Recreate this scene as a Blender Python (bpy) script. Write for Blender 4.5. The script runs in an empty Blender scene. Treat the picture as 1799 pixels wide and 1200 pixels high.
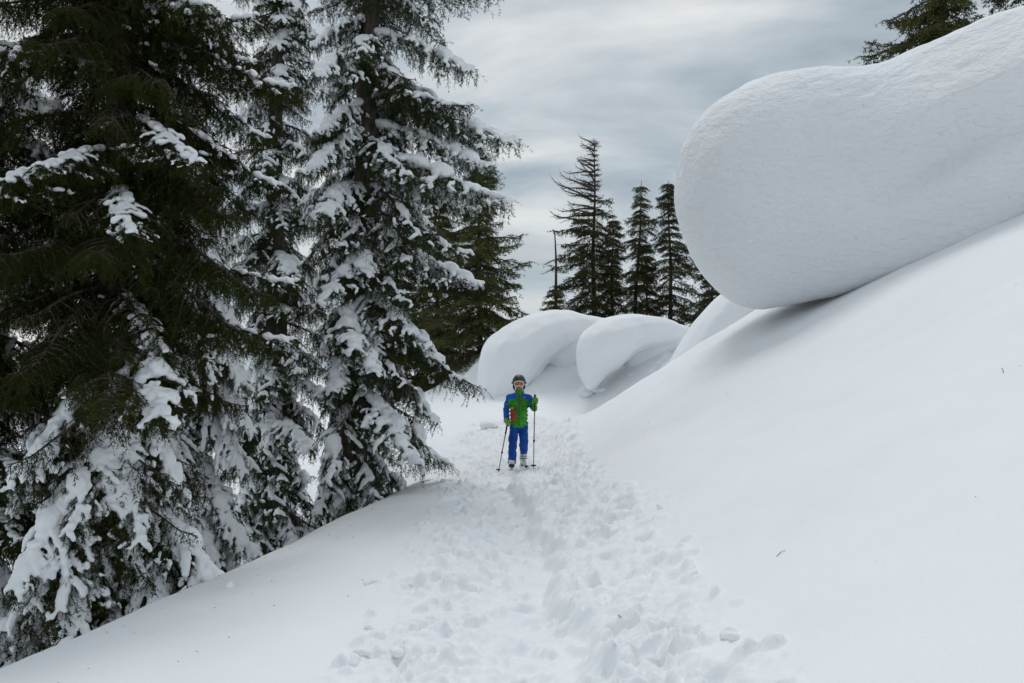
import bpy, bmesh, math, random
import numpy as np
from mathutils import Vector, Matrix

# ------------------------------------------------------------------ camera, sky, sun, exposure
scene = bpy.context.scene
COL = scene.collection
R = math.radians
EYE = 1.6                 # eye height above the trampled track
FPX = 1728.0              # focal length in photograph pixels (1799 wide)
cam_d = bpy.data.cameras.new('camera')
cam_d.sensor_width = 36.0
cam_d.lens = 36.0 * FPX / 1799.0
cam_d.shift_y = 40.0 / 1799.0
cam_d.clip_start = 0.05
cam_d.clip_end = 6000.0
cam = bpy.data.objects.new('camera', cam_d)
cam.location = (0, 0, EYE)
cam.rotation_euler = (R(90), 0, 0)
COL.objects.link(cam)
scene.camera = cam

SUN_EL, SUN_AZ = R(60), R(-10)      # azimuth from +Y (the viewing direction), negative = left
world = bpy.data.worlds.new('World')
scene.world = world
world.use_nodes = True
wn, wl = world.node_tree.nodes, world.node_tree.links
wn.clear()
def wnode(t, **kw):
    n = wn.new(t)
    for k, v in kw.items():
        setattr(n, k, v)
    return n
w_out = wnode('ShaderNodeOutputWorld')
w_bg = wnode('ShaderNodeBackground')
w_bg.inputs['Strength'].default_value = 0.1
wl.new(w_bg.outputs[0], w_out.inputs[0])
w_sky = wnode('ShaderNodeTexSky', sky_type='NISHITA', sun_disc=False)
w_sky.sun_elevation = SUN_EL
w_sky.sun_rotation = SUN_AZ
w_sky.air_density = 1.0
w_sky.dust_density = 2.0
# overcast cloud deck: noise on a flat layer seen in perspective
w_tc = wnode('ShaderNodeTexCoord')
w_sep = wnode('ShaderNodeSeparateXYZ')
wl.new(w_tc.outputs['Generated'], w_sep.inputs[0])
def wmath(op, a, b=None, clamp=False):
    n = wnode('ShaderNodeMath', operation=op)
    n.use_clamp = clamp
    for i, v in enumerate((a, b)):
        if v is None:
            continue
        if isinstance(v, (int, float)):
            n.inputs[i].default_value = v
        else:
            wl.new(v, n.inputs[i])
    return n.outputs[0]
zc = wmath('MAXIMUM', w_sep.outputs['Z'], 0.0)
den = wmath('ADD', zc, 0.17)
cx = wmath('DIVIDE', w_sep.outputs['X'], den)
cy = wmath('DIVIDE', w_sep.outputs['Y'], den)
w_cmb = wnode('ShaderNodeCombineXYZ')
wl.new(wmath('MULTIPLY', cx, 0.85), w_cmb.inputs[0]); wl.new(cy, w_cmb.inputs[1])
w_n1 = wnode('ShaderNodeTexNoise')
w_n1.inputs['Scale'].default_value = 1.5
w_n1.inputs['Detail'].default_value = 7.0
w_n1.inputs['Roughness'].default_value = 0.52
w_n1.inputs['Distortion'].default_value = 0.35
wl.new(w_cmb.outputs[0], w_n1.inputs['Vector'])
w_rmp = wnode('ShaderNodeValToRGB')
e = w_rmp.color_ramp.elements
e[0].position, e[0].color = 0.37, (4.7, 5.6, 6.4, 1)
e[1].position, e[1].color = 0.63, (11.2, 11.35, 11.35, 1)
m_ = e.new(0.49); m_.color = (7.0, 7.85, 8.45, 1)
wl.new(w_n1.outputs['Fac'], w_rmp.inputs[0])
# streaks of thinner cloud towards the horizon, where the air behind shows
w_n2 = wnode('ShaderNodeTexNoise')
w_n2.inputs['Scale'].default_value = 0.55
w_n2.inputs['Detail'].default_value = 4.0
wl.new(w_cmb.outputs[0], w_n2.inputs['Vector'])
low = wnode('ShaderNodeMapRange')
low.inputs['From Min'].default_value = 0.17
low.inputs['From Max'].default_value = 0.03
low.clamp = True
wl.new(zc, low.inputs['Value'])
w_hz = wnode('ShaderNodeMix', data_type='RGBA')
wl.new(low.outputs[0], w_hz.inputs['Factor'])
wl.new(w_rmp.outputs[0], w_hz.inputs['A'])
w_r2 = wnode('ShaderNodeValToRGB')
e = w_r2.color_ramp.elements
e[0].position, e[0].color = 0.40, (5.8, 7.0, 7.9, 1)
e[1].position, e[1].color = 0.60, (10.8, 10.9, 10.8, 1)
wl.new(w_n2.outputs['Fac'], w_r2.inputs[0])
wl.new(w_r2.outputs[0], w_hz.inputs['B'])
w_mix = wnode('ShaderNodeMix', data_type='RGBA')
w_mix.inputs['Factor'].default_value = 0.93
wl.new(w_sky.outputs[0], w_mix.inputs['A'])
wl.new(w_hz.outputs['Result'], w_mix.inputs['B'])
wl.new(w_mix.outputs['Result'], w_bg.inputs['Color'])

sun_d = bpy.data.lights.new('sun', 'SUN')
sun_d.energy = 1.45
sun_d.angle = R(22)
sun_d.color = (1.0, 0.985, 0.965)
sun = bpy.data.objects.new('sun', sun_d)
sdir = Vector((math.sin(SUN_AZ) * math.cos(SUN_EL), math.cos(SUN_AZ) * math.cos(SUN_EL), math.sin(SUN_EL)))
sun.rotation_euler = sdir.to_track_quat('Z', 'Y').to_euler()
sun.location = (-20, 30, 40)
COL.objects.link(sun)

scene.view_settings.view_transform = 'Standard'
scene.view_settings.look = 'None'
scene.view_settings.exposure = -0.42
scene.view_settings.gamma = 1.0
scene.render.engine = 'CYCLES'
scene.cycles.use_denoising = True
scene.cycles.adaptive_threshold = 0.02
scene.cycles.max_bounces = 5
scene.cycles.diffuse_bounces = 3

# ------------------------------------------------------------------ helpers
def at(px, py, Y):
    """photograph pixel + distance ahead of the camera -> world point"""
    return Vector(((px - 900.0) / FPX * Y, Y, EYE + (640.0 - py) / FPX * Y))

def _hash(ix, iy, iz, seed):
    n = (ix * 374761393 + iy * 668265263 + iz * 1274126177 + seed * 974634777) & 0xFFFFFFFF
    n = ((n ^ (n >> 13)) * 1274126177) & 0xFFFFFFFF
    n = ((n ^ (n >> 16)) * 2246822519) & 0xFFFFFFFF
    return ((n ^ (n >> 15)) & 0xFFFFFF) / float(0xFFFFFF)

def vnoise(x, y, z=0.0, seed=0):
    x, y, z = np.broadcast_arrays(np.asarray(x, float), np.asarray(y, float), np.asarray(z, float))
    xi, yi, zi = np.floor(x).astype(np.int64), np.floor(y).astype(np.int64), np.floor(z).astype(np.int64)
    fx, fy, fz = x - xi, y - yi, z - zi
    fx, fy, fz = [f * f * f * (f * (f * 6 - 15) + 10) for f in (fx, fy, fz)]
    flat = np.all(zi == zi.flat[0]) and np.all(z == z.flat[0]) and float(z.flat[0]) == float(zi.flat[0])
    def layer(zz):
        a = _hash(xi, yi, zz, seed); b = _hash(xi + 1, yi, zz, seed)
        c = _hash(xi, yi + 1, zz, seed); d = _hash(xi + 1, yi + 1, zz, seed)
        return (a + (b - a) * fx) * (1 - fy) + (c + (d - c) * fx) * fy
    l0 = layer(zi)
    if flat:
        return l0 * 2 - 1
    l1 = layer(zi + 1)
    return (l0 + (l1 - l0) * fz) * 2 - 1

def fbm(x, y, z=0.0, octaves=4, seed=0, gain=0.5):
    s, a = 0.0, 1.0
    x = np.asarray(x, float); y = np.asarray(y, float); z = np.asarray(z, float)
    for o in range(octaves):
        s = s + a * vnoise(x, y, z, seed + o * 17)
        x, y, z, a = x * 2.03 + 3.1, y * 2.03 + 7.7, z * 2.03, a * gain
    return s

def sp(t, w):
    return w * np.logaddexp(0.0, np.asarray(t, float) / w)

def sstep(a, b, t):
    t = np.clip((np.asarray(t, float) - a) / (b - a), 0, 1)
    return t * t * (3 - 2 * t)

def mesh_np(name, verts, faces, mats=(), smooth=True, midx=None):
    """numpy verts (n,3) and faces (m,3|4) -> mesh data"""
    verts = np.ascontiguousarray(verts, np.float32); faces = np.ascontiguousarray(faces, np.int32)
    me = bpy.data.meshes.new(name)
    k = faces.shape[1]
    me.vertices.add(len(verts)); me.vertices.foreach_set('co', verts.ravel())
    me.loops.add(faces.size); me.loops.foreach_set('vertex_index', faces.ravel())
    me.polygons.add(len(faces))
    me.polygons.foreach_set('loop_start', np.arange(0, faces.size, k, dtype=np.int32))
    me.polygons.foreach_set('loop_total', np.full(len(faces), k, np.int32))
    for m in mats:
        me.materials.append(m)
    if midx is not None:
        me.polygons.foreach_set('material_index', np.ascontiguousarray(midx, np.int32))
    me.polygons.foreach_set('use_smooth', np.full(len(faces), smooth, bool))
    me.update(calc_edges=True)
    return me

def link(name, data, parent=None, loc=None):
    o = bpy.data.objects.new(name, data)
    COL.objects.link(o)
    if parent is not None:
        o.parent = parent
    if loc is not None:
        o.location = loc
    return o

def tag(o, label=None, cat=None, group=None, kind=None):
    if label: o['label'] = label
    if cat: o['category'] = cat
    if group: o['group'] = group
    if kind: o['kind'] = kind
    return o

def empty(name, loc=(0, 0, 0), rz=0.0):
    o = link(name, None, None, loc)
    o.rotation_euler = (0, 0, rz)
    o.empty_display_size = 0.2
    return o

def tube(pts, radii, n=8, cap=True):
    """swept tube -> verts, tri faces"""
    pts = np.asarray(pts, float); radii = np.asarray(radii, float)
    t = np.gradient(pts, axis=0); t /= np.linalg.norm(t, axis=1)[:, None] + 1e-9
    ref = np.array([0.0, 0, 1]) if abs(t[0][2]) < 0.9 else np.array([1.0, 0, 0])
    V = []
    for i in range(len(pts)):
        a = ref - t[i] * ref.dot(t[i]); a /= np.linalg.norm(a) + 1e-9
        ref = a
        b = np.cross(t[i], a)
        ang = np.arange(n) * 2 * math.pi / n
        V.append(pts[i] + radii[i] * (np.cos(ang)[:, None] * a + np.sin(ang)[:, None] * b))
    V = np.concatenate(V)
    F = []
    for i in range(len(pts) - 1):
        for j in range(n):
            p, q = i * n + j, i * n + (j + 1) % n
            F += [(p, q, q + n), (p, q + n, p + n)]
    if cap:
        c0, c1 = len(V), len(V) + 1
        V = np.vstack([V, pts[:1], pts[-1:]])
        for j in range(n):
            F.append((c0, (j + 1) % n, j))
            o_ = (len(pts) - 1) * n
            F.append((c1, o_ + j, o_ + (j + 1) % n))
    return V, np.array(F, np.int64)

class Geo:
    """collects vertex / triangle arrays with a material index"""
    def __init__(self): self.v, self.f, self.m, self.n = [], [], [], 0
    def add(self, V, F, m=0):
        V = np.asarray(V, float); F = np.asarray(F, np.int64)
        self.v.append(V); self.f.append(F + self.n); self.m.append(np.full(len(F), m)); self.n += len(V)
        return self
    def arrays(self): return np.concatenate(self.v), np.concatenate(self.f), np.concatenate(self.m)
    def mesh(self, name, mats, smooth=True):
        V, F, M = self.arrays()
        return mesh_np(name, V, F, mats, smooth, M)

_bm = bmesh.new(); bmesh.ops.create_icosphere(_bm, subdivisions=2, radius=1.0)
ICO_V = np.array([v.co[:] for v in _bm.verts]); ICO_F = np.array([[v.index for v in f.verts] for f in _bm.faces])
_bm.free()

def ball(c, r, rot=None):
    V = ICO_V * np.asarray(r, float)
    if rot is not None:
        V = V @ np.asarray(rot).T
    return V + np.asarray(c, float), ICO_F

def frame_from(tdir, up=(0, 0, 1)):
    t = np.asarray(tdir, float); t = t / (np.linalg.norm(t) + 1e-9)
    u = np.asarray(up, float)
    if abs(t.dot(u)) > 0.95:
        u = np.array([1.0, 0, 0])
    s = np.cross(u, t); s /= np.linalg.norm(s)
    return np.stack([t, s, np.cross(t, s)], axis=1)      # columns: along, side, up

def remeshed(geo, voxel, smooth_it=4, smooth_f=0.5, decimate=None):
    """voxel union of the collected closed shapes -> verts, faces(list)"""
    V, F, M = geo.arrays()
    me = mesh_np('tmp', V, F)
    o = bpy.data.objects.new('tmp', me); COL.objects.link(o)
    md = o.modifiers.new('r', 'REMESH'); md.mode = 'VOXEL'; md.voxel_size = voxel; md.use_smooth_shade = True
    if smooth_it:
        ms = o.modifiers.new('s', 'SMOOTH'); ms.iterations = smooth_it; ms.factor = smooth_f
    if decimate:
        dd = o.modifiers.new('d', 'DECIMATE'); dd.ratio = decimate
    dg = bpy.context.evaluated_depsgraph_get()
    out = bpy.data.meshes.new_from_object(o.evaluated_get(dg))
    bpy.data.objects.remove(o); bpy.data.meshes.remove(me)
    return out

def mesh_co(me):
    a = np.empty(len(me.vertices) * 3, np.float32); me.vertices.foreach_get('co', a)
    return a.reshape(-1, 3).astype(float)
def mesh_no(me):
    a = np.empty(len(me.vertices) * 3, np.float32); me.vertices.foreach_get('normal', a)
    return a.reshape(-1, 3).astype(float)
def set_co(me, co):
    me.vertices.foreach_set('co', np.ascontiguousarray(co, np.float32).ravel()); me.update()

# ------------------------------------------------------------------ materials
def mat(name, col, rough=0.7, spec=0.3, **kw):
    m = bpy.data.materials.new(name); m.use_nodes = True
    nt = m.node_tree; b = nt.nodes['Principled BSDF']
    b.inputs['Base Color'].default_value = (*col, 1)
    b.inputs['Roughness'].default_value = rough
    b.inputs['Specular IOR Level'].default_value = spec
    for k, v in kw.items():
        b.inputs[k].default_value = v
    return m

def noise_into(m, c0, c1, scale, detail=4, p0=0.35, p1=0.65, bump=0.0, bump_scale=None, bump_dist=0.02, coord='Object', stretch=None):
    nt = m.node_tree; b = nt.nodes['Principled BSDF']
    tc = nt.nodes.new('ShaderNodeTexCoord'); src = tc.outputs[coord]
    if stretch:
        mp = nt.nodes.new('ShaderNodeMapping'); mp.inputs['Scale'].default_value = stretch
        nt.links.new(src, mp.inputs[0]); src = mp.outputs[0]
    n = nt.nodes.new('ShaderNodeTexNoise'); n.inputs['Scale'].default_value = scale; n.inputs['Detail'].default_value = detail
    nt.links.new(src, n.inputs['Vector'])
    r = nt.nodes.new('ShaderNodeValToRGB'); e = r.color_ramp.elements
    e[0].position, e[0].color = p0, (*c0, 1); e[1].position, e[1].color = p1, (*c1, 1)
    nt.links.new(n.outputs['Fac'], r.inputs[0]); nt.links.new(r.outputs[0], b.inputs['Base Color'])
    if bump:
        n2 = nt.nodes.new('ShaderNodeTexNoise'); n2.inputs['Scale'].default_value = bump_scale or scale * 3; n2.inputs['Detail'].default_value = 6
        nt.links.new(src, n2.inputs['Vector'])
        bp = nt.nodes.new('ShaderNodeBump'); bp.inputs['Strength'].default_value = bump; bp.inputs['Distance'].default_value = bump_dist
        nt.links.new(n2.outputs['Fac'], bp.inputs['Height']); nt.links.new(bp.outputs[0], b.inputs['Normal'])
    return m

M_SNOW = noise_into(mat('snow', (0.86, 0.88, 0.9), 0.75, 0.12), (0.845, 0.868, 0.892), (0.88, 0.892, 0.905), 0.9, 5,
                    bump=0.35, bump_scale=38, bump_dist=0.012)
M_CORN = noise_into(mat('wind_packed_snow', (0.86, 0.88, 0.9), 0.7, 0.12), (0.83, 0.86, 0.888), (0.88, 0.892, 0.905), 0.5, 5,
                    bump=0.25, bump_scale=30, bump_dist=0.01)
def ripples(m, scale=(5.0, 5.0, 11.0), dist=0.06, strength=0.7):
    # fine wind ripples over the packed crust
    nt = m.node_tree; b = nt.nodes['Principled BSDF']; old = b.inputs['Normal'].links[0].from_node
    tc = nt.nodes.new('ShaderNodeTexCoord'); mp = nt.nodes.new('ShaderNodeMapping'); mp.inputs['Scale'].default_value = scale; mp.inputs['Rotation'].default_value = (0, R(24), 0)
    nt.links.new(tc.outputs['Object'], mp.inputs[0])
    n = nt.nodes.new('ShaderNodeTexNoise'); n.inputs['Scale'].default_value = 1.0; n.inputs['Detail'].default_value = 3; n.inputs['Distortion'].default_value = 0.6
    nt.links.new(mp.outputs[0], n.inputs['Vector'])
    bp = nt.nodes.new('ShaderNodeBump'); bp.inputs['Strength'].default_value = strength; bp.inputs['Distance'].default_value = dist
    nt.links.new(n.outputs['Fac'], bp.inputs['Height']); nt.links.new(bp.outputs[0], old.inputs['Normal'])
M_DRIFT = M_CORN.copy(); M_DRIFT.name = 'drifted_snow'
ripples(M_CORN, (7.5, 7.5, 15.0), 0.055, 0.75)
ripples(M_DRIFT, (2.2, 2.2, 3.5), 0.05, 0.35)
M_LOAD = noise_into(mat('branch_snow', (0.86, 0.88, 0.9), 0.8, 0.1), (0.82, 0.85, 0.875), (0.88, 0.892, 0.905), 6, 4,
                    bump=0.4, bump_scale=60, bump_dist=0.008)

# ------------------------------------------------------------------ the snow ground
CREST_Y = np.array([-40, 0, 3, 6.5, 10, 14.5, 17, 20, 27, 40, 80, 3000.0])
CREST_X = np.array([-9, -5.4, -4.5, -3.55, -2.6, -1.45, -1.55, -2.1, -2.6, -4, -9, -9])
_yy = np.linspace(-40, 90, 1301)
_cx = np.interp(_yy, CREST_Y, CREST_X)
_k = np.exp(-0.5 * (np.arange(-20, 21) / 8.0) ** 2); _k /= _k.sum()
_cx = np.convolve(np.pad(_cx, 20, mode='edge'), _k, 'valid')
def crest_x(y): return np.interp(y, _yy, _cx)
def trench_x(y): return np.interp(y, [0, 5, 6.3, 8.6, 11, 13.2, 15.4, 16.5], [0.42, 0.36, 0.32, 0.25, 0.10, 0.0, 0.03, 0.1])

def ground_base(x, y):
    x = np.asarray(x, float); y = np.asarray(y, float)
    # the slope rising to the right, flattening on top of the rise
    right = 0.60 * sp(x - 0.62, 0.28) - 0.42 * sp(x - 8.5, 1.2)
    nose = sstep(0.4, 2.2, x)
    right = right - nose * (0.42 * sp(y - 19.6 - 0.25 * sp(x - 2.5, .5), 0.45) - 0.42 * sp(y - 23.2 - 0.25 * sp(x - 2.5, .5), 0.6)) * (1 - 0.0 * x)
    # the gentle shoulder to the left, then the drop among the trees
    d = (crest_x(y) - x) * 0.97
    left = -0.13 * sp(-0.75 - x, 0.25) - 0.85 * sp(d - 0.12, 0.26) + 0.62 * sp(d - 2.6, 0.8)
    far_left = sstep(16, 24, y)
    left = left * (1 - 0.45 * far_left)
    # the rise behind the skier up to the far crest, and the fall behind it
    ys = 25.6 - 0.42 * np.clip(x - 1.5, -3.5, 4.0)
    side = sstep(-3.2, 0.3, x) * (1 - 0.34 * sstep(2.0, 6.5, x))
    far = 0.055 * sp(y - 16.3, 0.8) + side * (0.46 * sp(y - ys, 0.7) - 0.46 * sp(y - ys - 4.6, 0.8)) \
        - 0.02 * sp(y - 30, 1) - 0.28 * sp(y - 34.5, 1.5) + 0.24 * sp(y - 75, 8)
    right = right * (1 - 0.66 * sstep(21.5, 29, y))
    z = right + left + far
    z = z - 0.095 * np.exp(-((y - 15.9) / 2.6) ** 2) * (1 - sstep(0.4, 2.0, np.abs(x)))
    z = z + 0.05 * fbm(x * 0.35, y * 0.3, 0, 3, 5) * sstep(0.9, 2.6, np.abs(x - 0.2))
    return z

def trampled(x, y):
    """0..1 mask of walked-over snow"""
    w = 0.32 * fbm(x * 1.5, y * 0.9, 0, 3, 11)
    c = np.interp(y, [0, 8, 14, 16, 24], [0.06, 0.08, 0.12, 0.0, 0.15])
    hw = np.interp(y, [0, 6, 13, 15.5, 18, 21.5, 23], [0.84, 0.84, 0.80, 1.05, 1.2, 1.0, 0.0])
    m = 1 - sstep(-0.35, 0.25, np.abs(x - c) + w - hw)
    m = m * (1 - sstep(21.5, 23.0, y))
    # the line of older prints climbing to the right behind
    tx = np.interp(y, [20.5, 23.5, 27.5], [1.0, 2.4, 4.6])
    t = (1 - sstep(0.1, 0.55, np.abs(x - tx) + 0.5 * w)) * sstep(20.5, 21.5, y) * (1 - sstep(27, 28.5, y))
    return np.maximum(m, 0.55 * t)

rng = np.random.default_rng(7)
PITS = []     # x, y, radius, depth, stretch
for i in range(330):
    y = rng.uniform(3.6, 22.5); s = rng.choice([-1, 1], p=[0.4, 0.6])
    x = 0.15 + s * min(abs(rng.normal(0.54, 0.26)), 0.85 if s > 0 else 1.0) + (0.04 if s > 0 else 0)
    PITS.append((x, y, rng.uniform(0.04, 0.12), rng.uniform(0.02, 0.065), rng.uniform(0.8, 1.7)))
for i in range(26):      # prints up the far trail
    y = 21 + i * 0.26; x = np.interp(y, [20.5, 23.5, 27.5], [1.0, 2.4, 4.6]) + rng.normal(0, .1)
    PITS.append((x, y, 0.12, 0.06, 1.2))
for i in range(18):      # a faint animal track on the left shoulder
    t = i / 17; PITS.append((-2.6 + 0.75 * t + rng.normal(0, .04), 6.1 + 3.6 * t, 0.035, 0.018, 1.3))
for i in range(36):      # boot prints along the packed floor
    y = 4.2 + i * 0.30; s = 1 if i % 2 else -1
    PITS.append((np.interp(y, [0, 5, 6.3, 8.6, 11, 13.2, 15.4], [0.42, 0.36, 0.32, 0.25, 0.10, 0.0, 0.03]) - 0.30 + s * 0.10 + rng.normal(0, .03), y + rng.normal(0, .04), 0.055, 0.03, 2.0))
CHUNKS = []
for i in range(2600):
    y = 3.6 + 19 * rng.random() ** 1.2; s = rng.choice([-1, 1])
    x = 0.12 + s * min(abs(rng.normal(0.62, 0.32)), 0.95 + 0.15 * rng.random())
    CHUNKS.append((x, y, 0.010 + 0.045 * rng.random() ** 3, rng.uniform(0.5, 1.1)))

def ground_detail(x, y):
    """x, y are 2-D grids (rows share y)"""
    z = np.zeros_like(x)
    tm = trampled(x, y)
    tx = trench_x(y)
    fade = 1 - sstep(13.6, 15.2, y)
    # walked trench with a steep bank on its uphill side
    wob = 0.09 * fbm(x * 0 + 3.0, y * 1.6, 0, 4, 21) + 0.04 * fbm(x * 7, y * 7, 0, 2, 23)
    bank = sstep(-0.04, 0.10, x - tx - wob)
    floor = sstep(-0.85, -0.2, x - tx - wob * 2)
    z -= fade * 0.10 * floor * (1 - bank)
    z += fade * 0.025 * bank * (1 - sstep(0.1, 0.55, x - tx))
    core = fade * floor * (1 - bank)
    # churned lumps
    rough = tm * (1 - 0.72 * core)
    n1 = fbm(x * 8.5, y * 7, 0, 4, 31, 0.58)
    n2 = np.abs(fbm(x * 17, y * 15, 0, 3, 37))
    z += rough * (0.031 * n1 + 0.030 * n2)
    z += tm * core * 0.014 * fbm(x * 7, y * 3.5, 0, 4, 41)
    z += 0.006 * fbm(x * 3.1, y * 2.2, 0, 4, 43) + 0.012 * fbm(x * 0.9 + y * 0.3, y * 0.5, 0, 3, 45)
    xs, ys = x[0], y[:, 0]
    for (px, py, r, dep, st) in PITS:
        i0, i1 = np.searchsorted(ys, [py - 2.6 * r * st, py + 2.6 * r * st]); j0, j1 = np.searchsorted(xs, [px - 2.6 * r, px + 2.6 * r])
        if i1 <= i0 or j1 <= j0: continue
        q = np.sqrt(((x[i0:i1, j0:j1] - px) / r) ** 2 + ((y[i0:i1, j0:j1] - py) / (r * st)) ** 2)
        q = q + 0.35 * vnoise(x[i0:i1, j0:j1] / r * 1.3, y[i0:i1, j0:j1] / r * 1.3, 0, 51)
        z[i0:i1, j0:j1] += dep * (-(1 - sstep(0.55, 1.15, q)) + 0.35 * np.exp(-((q - 1.45) / 0.35) ** 2))
    for (px, py, r, h) in CHUNKS:
        i0, i1 = np.searchsorted(ys, [py - 1.6 * r, py + 1.6 * r]); j0, j1 = np.searchsorted(xs, [px - 1.6 * r, px + 1.6 * r])
        if i1 <= i0 or j1 <= j0: continue
        q = np.sqrt(((x[i0:i1, j0:j1] - px) / r) ** 2 + ((y[i0:i1, j0:j1] - py) / r) ** 2)
        q = q + 0.3 * vnoise(x[i0:i1, j0:j1] / r * 1.7, y[i0:i1, j0:j1] / r * 1.7, 0, 53)
        z[i0:i1, j0:j1] += r * h * np.sqrt(np.clip(1 - q * q, 0, 1))
    return z

def axis(parts):
    out = []
    for a, b, d in parts:
        n = max(1, int(round((b - a) / d))); out.append(np.linspace(a, b, n, endpoint=False))
    return out
gx = np.concatenate([-np.geomspace(2800, 9, 30)[:-1]] + axis([(-9, -4.2, .16), (-4.2, -1.5, .05), (-1.5, 2.2, .0165), (2.2, 4, .05), (4, 12, .11)]) + [np.geomspace(12, 2800, 30)])
gyl = [np.linspace(-40, 0, 20, endpoint=False), np.linspace(0, 3.4, 30, endpoint=False)]
y_ = 3.4; rows = []
while y_ < 30:
    rows.append(y_); y_ += max(0.0185, 0.0036 * y_)
gy = np.concatenate(gyl + [np.array(rows), np.linspace(30, 40, 50, endpoint=False), np.geomspace(40, 3000, 45)])
GX, GY = np.meshgrid(gx, gy)
GZ = ground_base(GX, np.clip(GY, -40, 1e9)) + ground_detail(GX, GY)
GZ = np.maximum(GZ, -14 + 2 * fbm(GX * 0.02, GY * 0.02, 0, 3, 61))
ny, nx = GX.shape
ii = (np.arange(ny - 1)[:, None] * nx + np.arange(nx - 1)[None, :]).ravel()
gme = mesh_np('snow_ground', np.stack([GX, GY, GZ], -1).reshape(-1, 3), np.stack([ii, ii + 1, ii + nx + 1, ii + nx], -1), [M_SNOW])
ground = tag(link('snow_ground', gme), kind='structure')

def gz(x, y):
    return float(ground_base(np.array([x]), np.array([y]))[0])

# ------------------------------------------------------------------ snow cornices
def hermite(x, xs, vs):
    xs, vs = np.asarray(xs, float), np.asarray(vs, float)
    m = np.gradient(vs, xs)
    i = np.clip(np.searchsorted(xs, x, 'right') - 1, 0, len(xs) - 2)
    h = xs[i + 1] - xs[i]; t = (x - xs[i]) / h
    return (2*t**3 - 3*t**2 + 1) * vs[i] + (t**3 - 2*t**2 + t) * h * m[i] + (-2*t**3 + 3*t**2) * vs[i + 1] + (t**3 - t**2) * h * m[i + 1]

def big_cornice():
    px = np.array([1183, 1186, 1192, 1203, 1220, 1245, 1275, 1305, 1335, 1370, 1410, 1460, 1520, 1600, 1700, 1799, 1900, 2000, 2150, 2350])
    P = [1183, 1190, 1215, 1270, 1340, 1430, 1520, 1600, 1700, 1799, 1900, 2100, 2350]
    T = [352, 284, 222, 182, 152, 138, 133, 104, 63, 30, 5, -30, -60]
    B_ = [1183, 1190, 1215, 1260, 1300, 1335, 1400, 1500, 1610, 1700, 1799, 1900, 2100, 2350]
    Bv = [352, 400, 452, 505, 535, 545, 530, 512, 486, 452, 408, 362, 270, 170]
    pp = np.concatenate([1183 + 40 * (np.linspace(0, 1, 14) ** 2), np.linspace(1226, 2350, 170)])
    # resample the outline smoothly
    def curve(xs, vs):
        return hermite(pp, xs, vs)
    # the blunt left end closes like an ellipse, then the outline follows the ridge
    nose = np.sqrt(np.clip(1 - np.clip((1335 - pp) / 152.0, 0, 1) ** 2, 0, 1))
    mid = 345.0
    nose_t = np.sqrt(np.clip(1 - np.clip((1430 - pp) / 247.0, 0, 1) ** 2, 0, 1))
    top = mid + (hermite(np.maximum(pp, 1430), [1430, 1520, 1600, 1700, 1799, 1900, 2100, 2350], [121, 119, 92, 51, 16, -10, -45, -75]) - mid) * nose_t ** 0.95
    bot = mid + (hermite(np.maximum(pp, 1335), [1335, 1400, 1500, 1610, 1700, 1799, 1900, 2100, 2350], [543, 532, 512, 486, 452, 408, 362, 270, 170]) - mid) * nose ** 1.05
    Yc = hermite(pp, [1183, 1340, 1520, 1799, 2350], [16.8, 16.3, 15.2, 13.5, 11.6])
    hz = (bot - top) / 2 / FPX * Yc
    zc = EYE + (640 - (bot + top) / 2) / FPX * Yc
    xc = (pp - 900) / FPX * Yc
    hy = 1.65 * np.tanh(hz / 1.65)
    nv = 220
    th = np.linspace(0, 2 * math.pi, nv, endpoint=False)
    ct, st = np.cos(th), np.sin(th)
    ex = 0.86
    sy = np.sign(ct) * np.abs(ct) ** ex; sz = np.sign(st) * np.abs(st) ** ex
    V = np.empty((len(pp), nv, 3))
    for i in range(len(pp)):
        back = np.where(sy > 0, hy[i] * (1.0 + 1.3 * np.clip((7.0 - xc[i]) / 3.0, 0, 1)), hy[i]) * sy      # unseen back half drawn out to shade the slope under the nose
        V[i, :, 0] = xc[i] + 0.22 * np.clip(back, 0, 9)
        V[i, :, 1] = Yc[i] + back - 0.09 * hy[i] * (1 - sz)
        V[i, :, 2] = zc[i] + hz[i] * sz
    # scoured lower flank and a soft rib across the upper face
    n = len(pp)
    F = []
    for i in range(n - 1):
        a = i * nv + np.arange(nv); b = i * nv + (np.arange(nv) + 1) % nv
        F.append(np.stack([b, b + nv, a + nv, a], -1))
    F = np.concatenate(F)
    Vf = V.reshape(-1, 3)
    me = mesh_np('snow_cornice', Vf, F, [M_CORN])
    co, no = mesh_co(me), mesh_no(me)
    x, y, z = co.T
    up = sstep(-0.15, 0.3, no[:, 2] + 0.12 * fbm(x * .6, y * .6, z * .6, 2, 71))
    rip = fbm(x * 2.6 + z * 2.5, y * 3, z * 6.5 - x * 1.8, 2, 73)
    big = fbm(x * .45, y * .45, z * .45, 3, 75)
    # rib running from the upper right down to the left
    line = (z - (4.56 + 0.42 * (x - 4.83))) * 1.0
    line = line + 0.06 * fbm(x * 1.5, z * 0, 0, 3, 77)
    rib = np.exp(-np.abs(line) / np.where(line > 0, 0.55, 0.20)) * sstep(4.5, 5.9, x) * sstep(0.5, 0.1, no[:, 1])
    scoop = np.exp(-((line + 0.45) / 0.38) ** 2) * sstep(4.5, 5.8, x) * sstep(0.5, 0.1, no[:, 1])
    co = co + no * (0.015 * rip * (0.25 + 0.75 * up) + 0.06 * big + 0.34 * rib - 0.32 * scoop)[:, None]
    co = co - no * (0.03 * (1 - sstep(-0.35, -0.1, no[:, 2])))[:, None]
    set_co(me, co)
    return tag(link('snow_cornice', me), 'huge rounded snow cornice bulging over the smooth slope on the right', 'snow cornice')
big_cornice()

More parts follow.
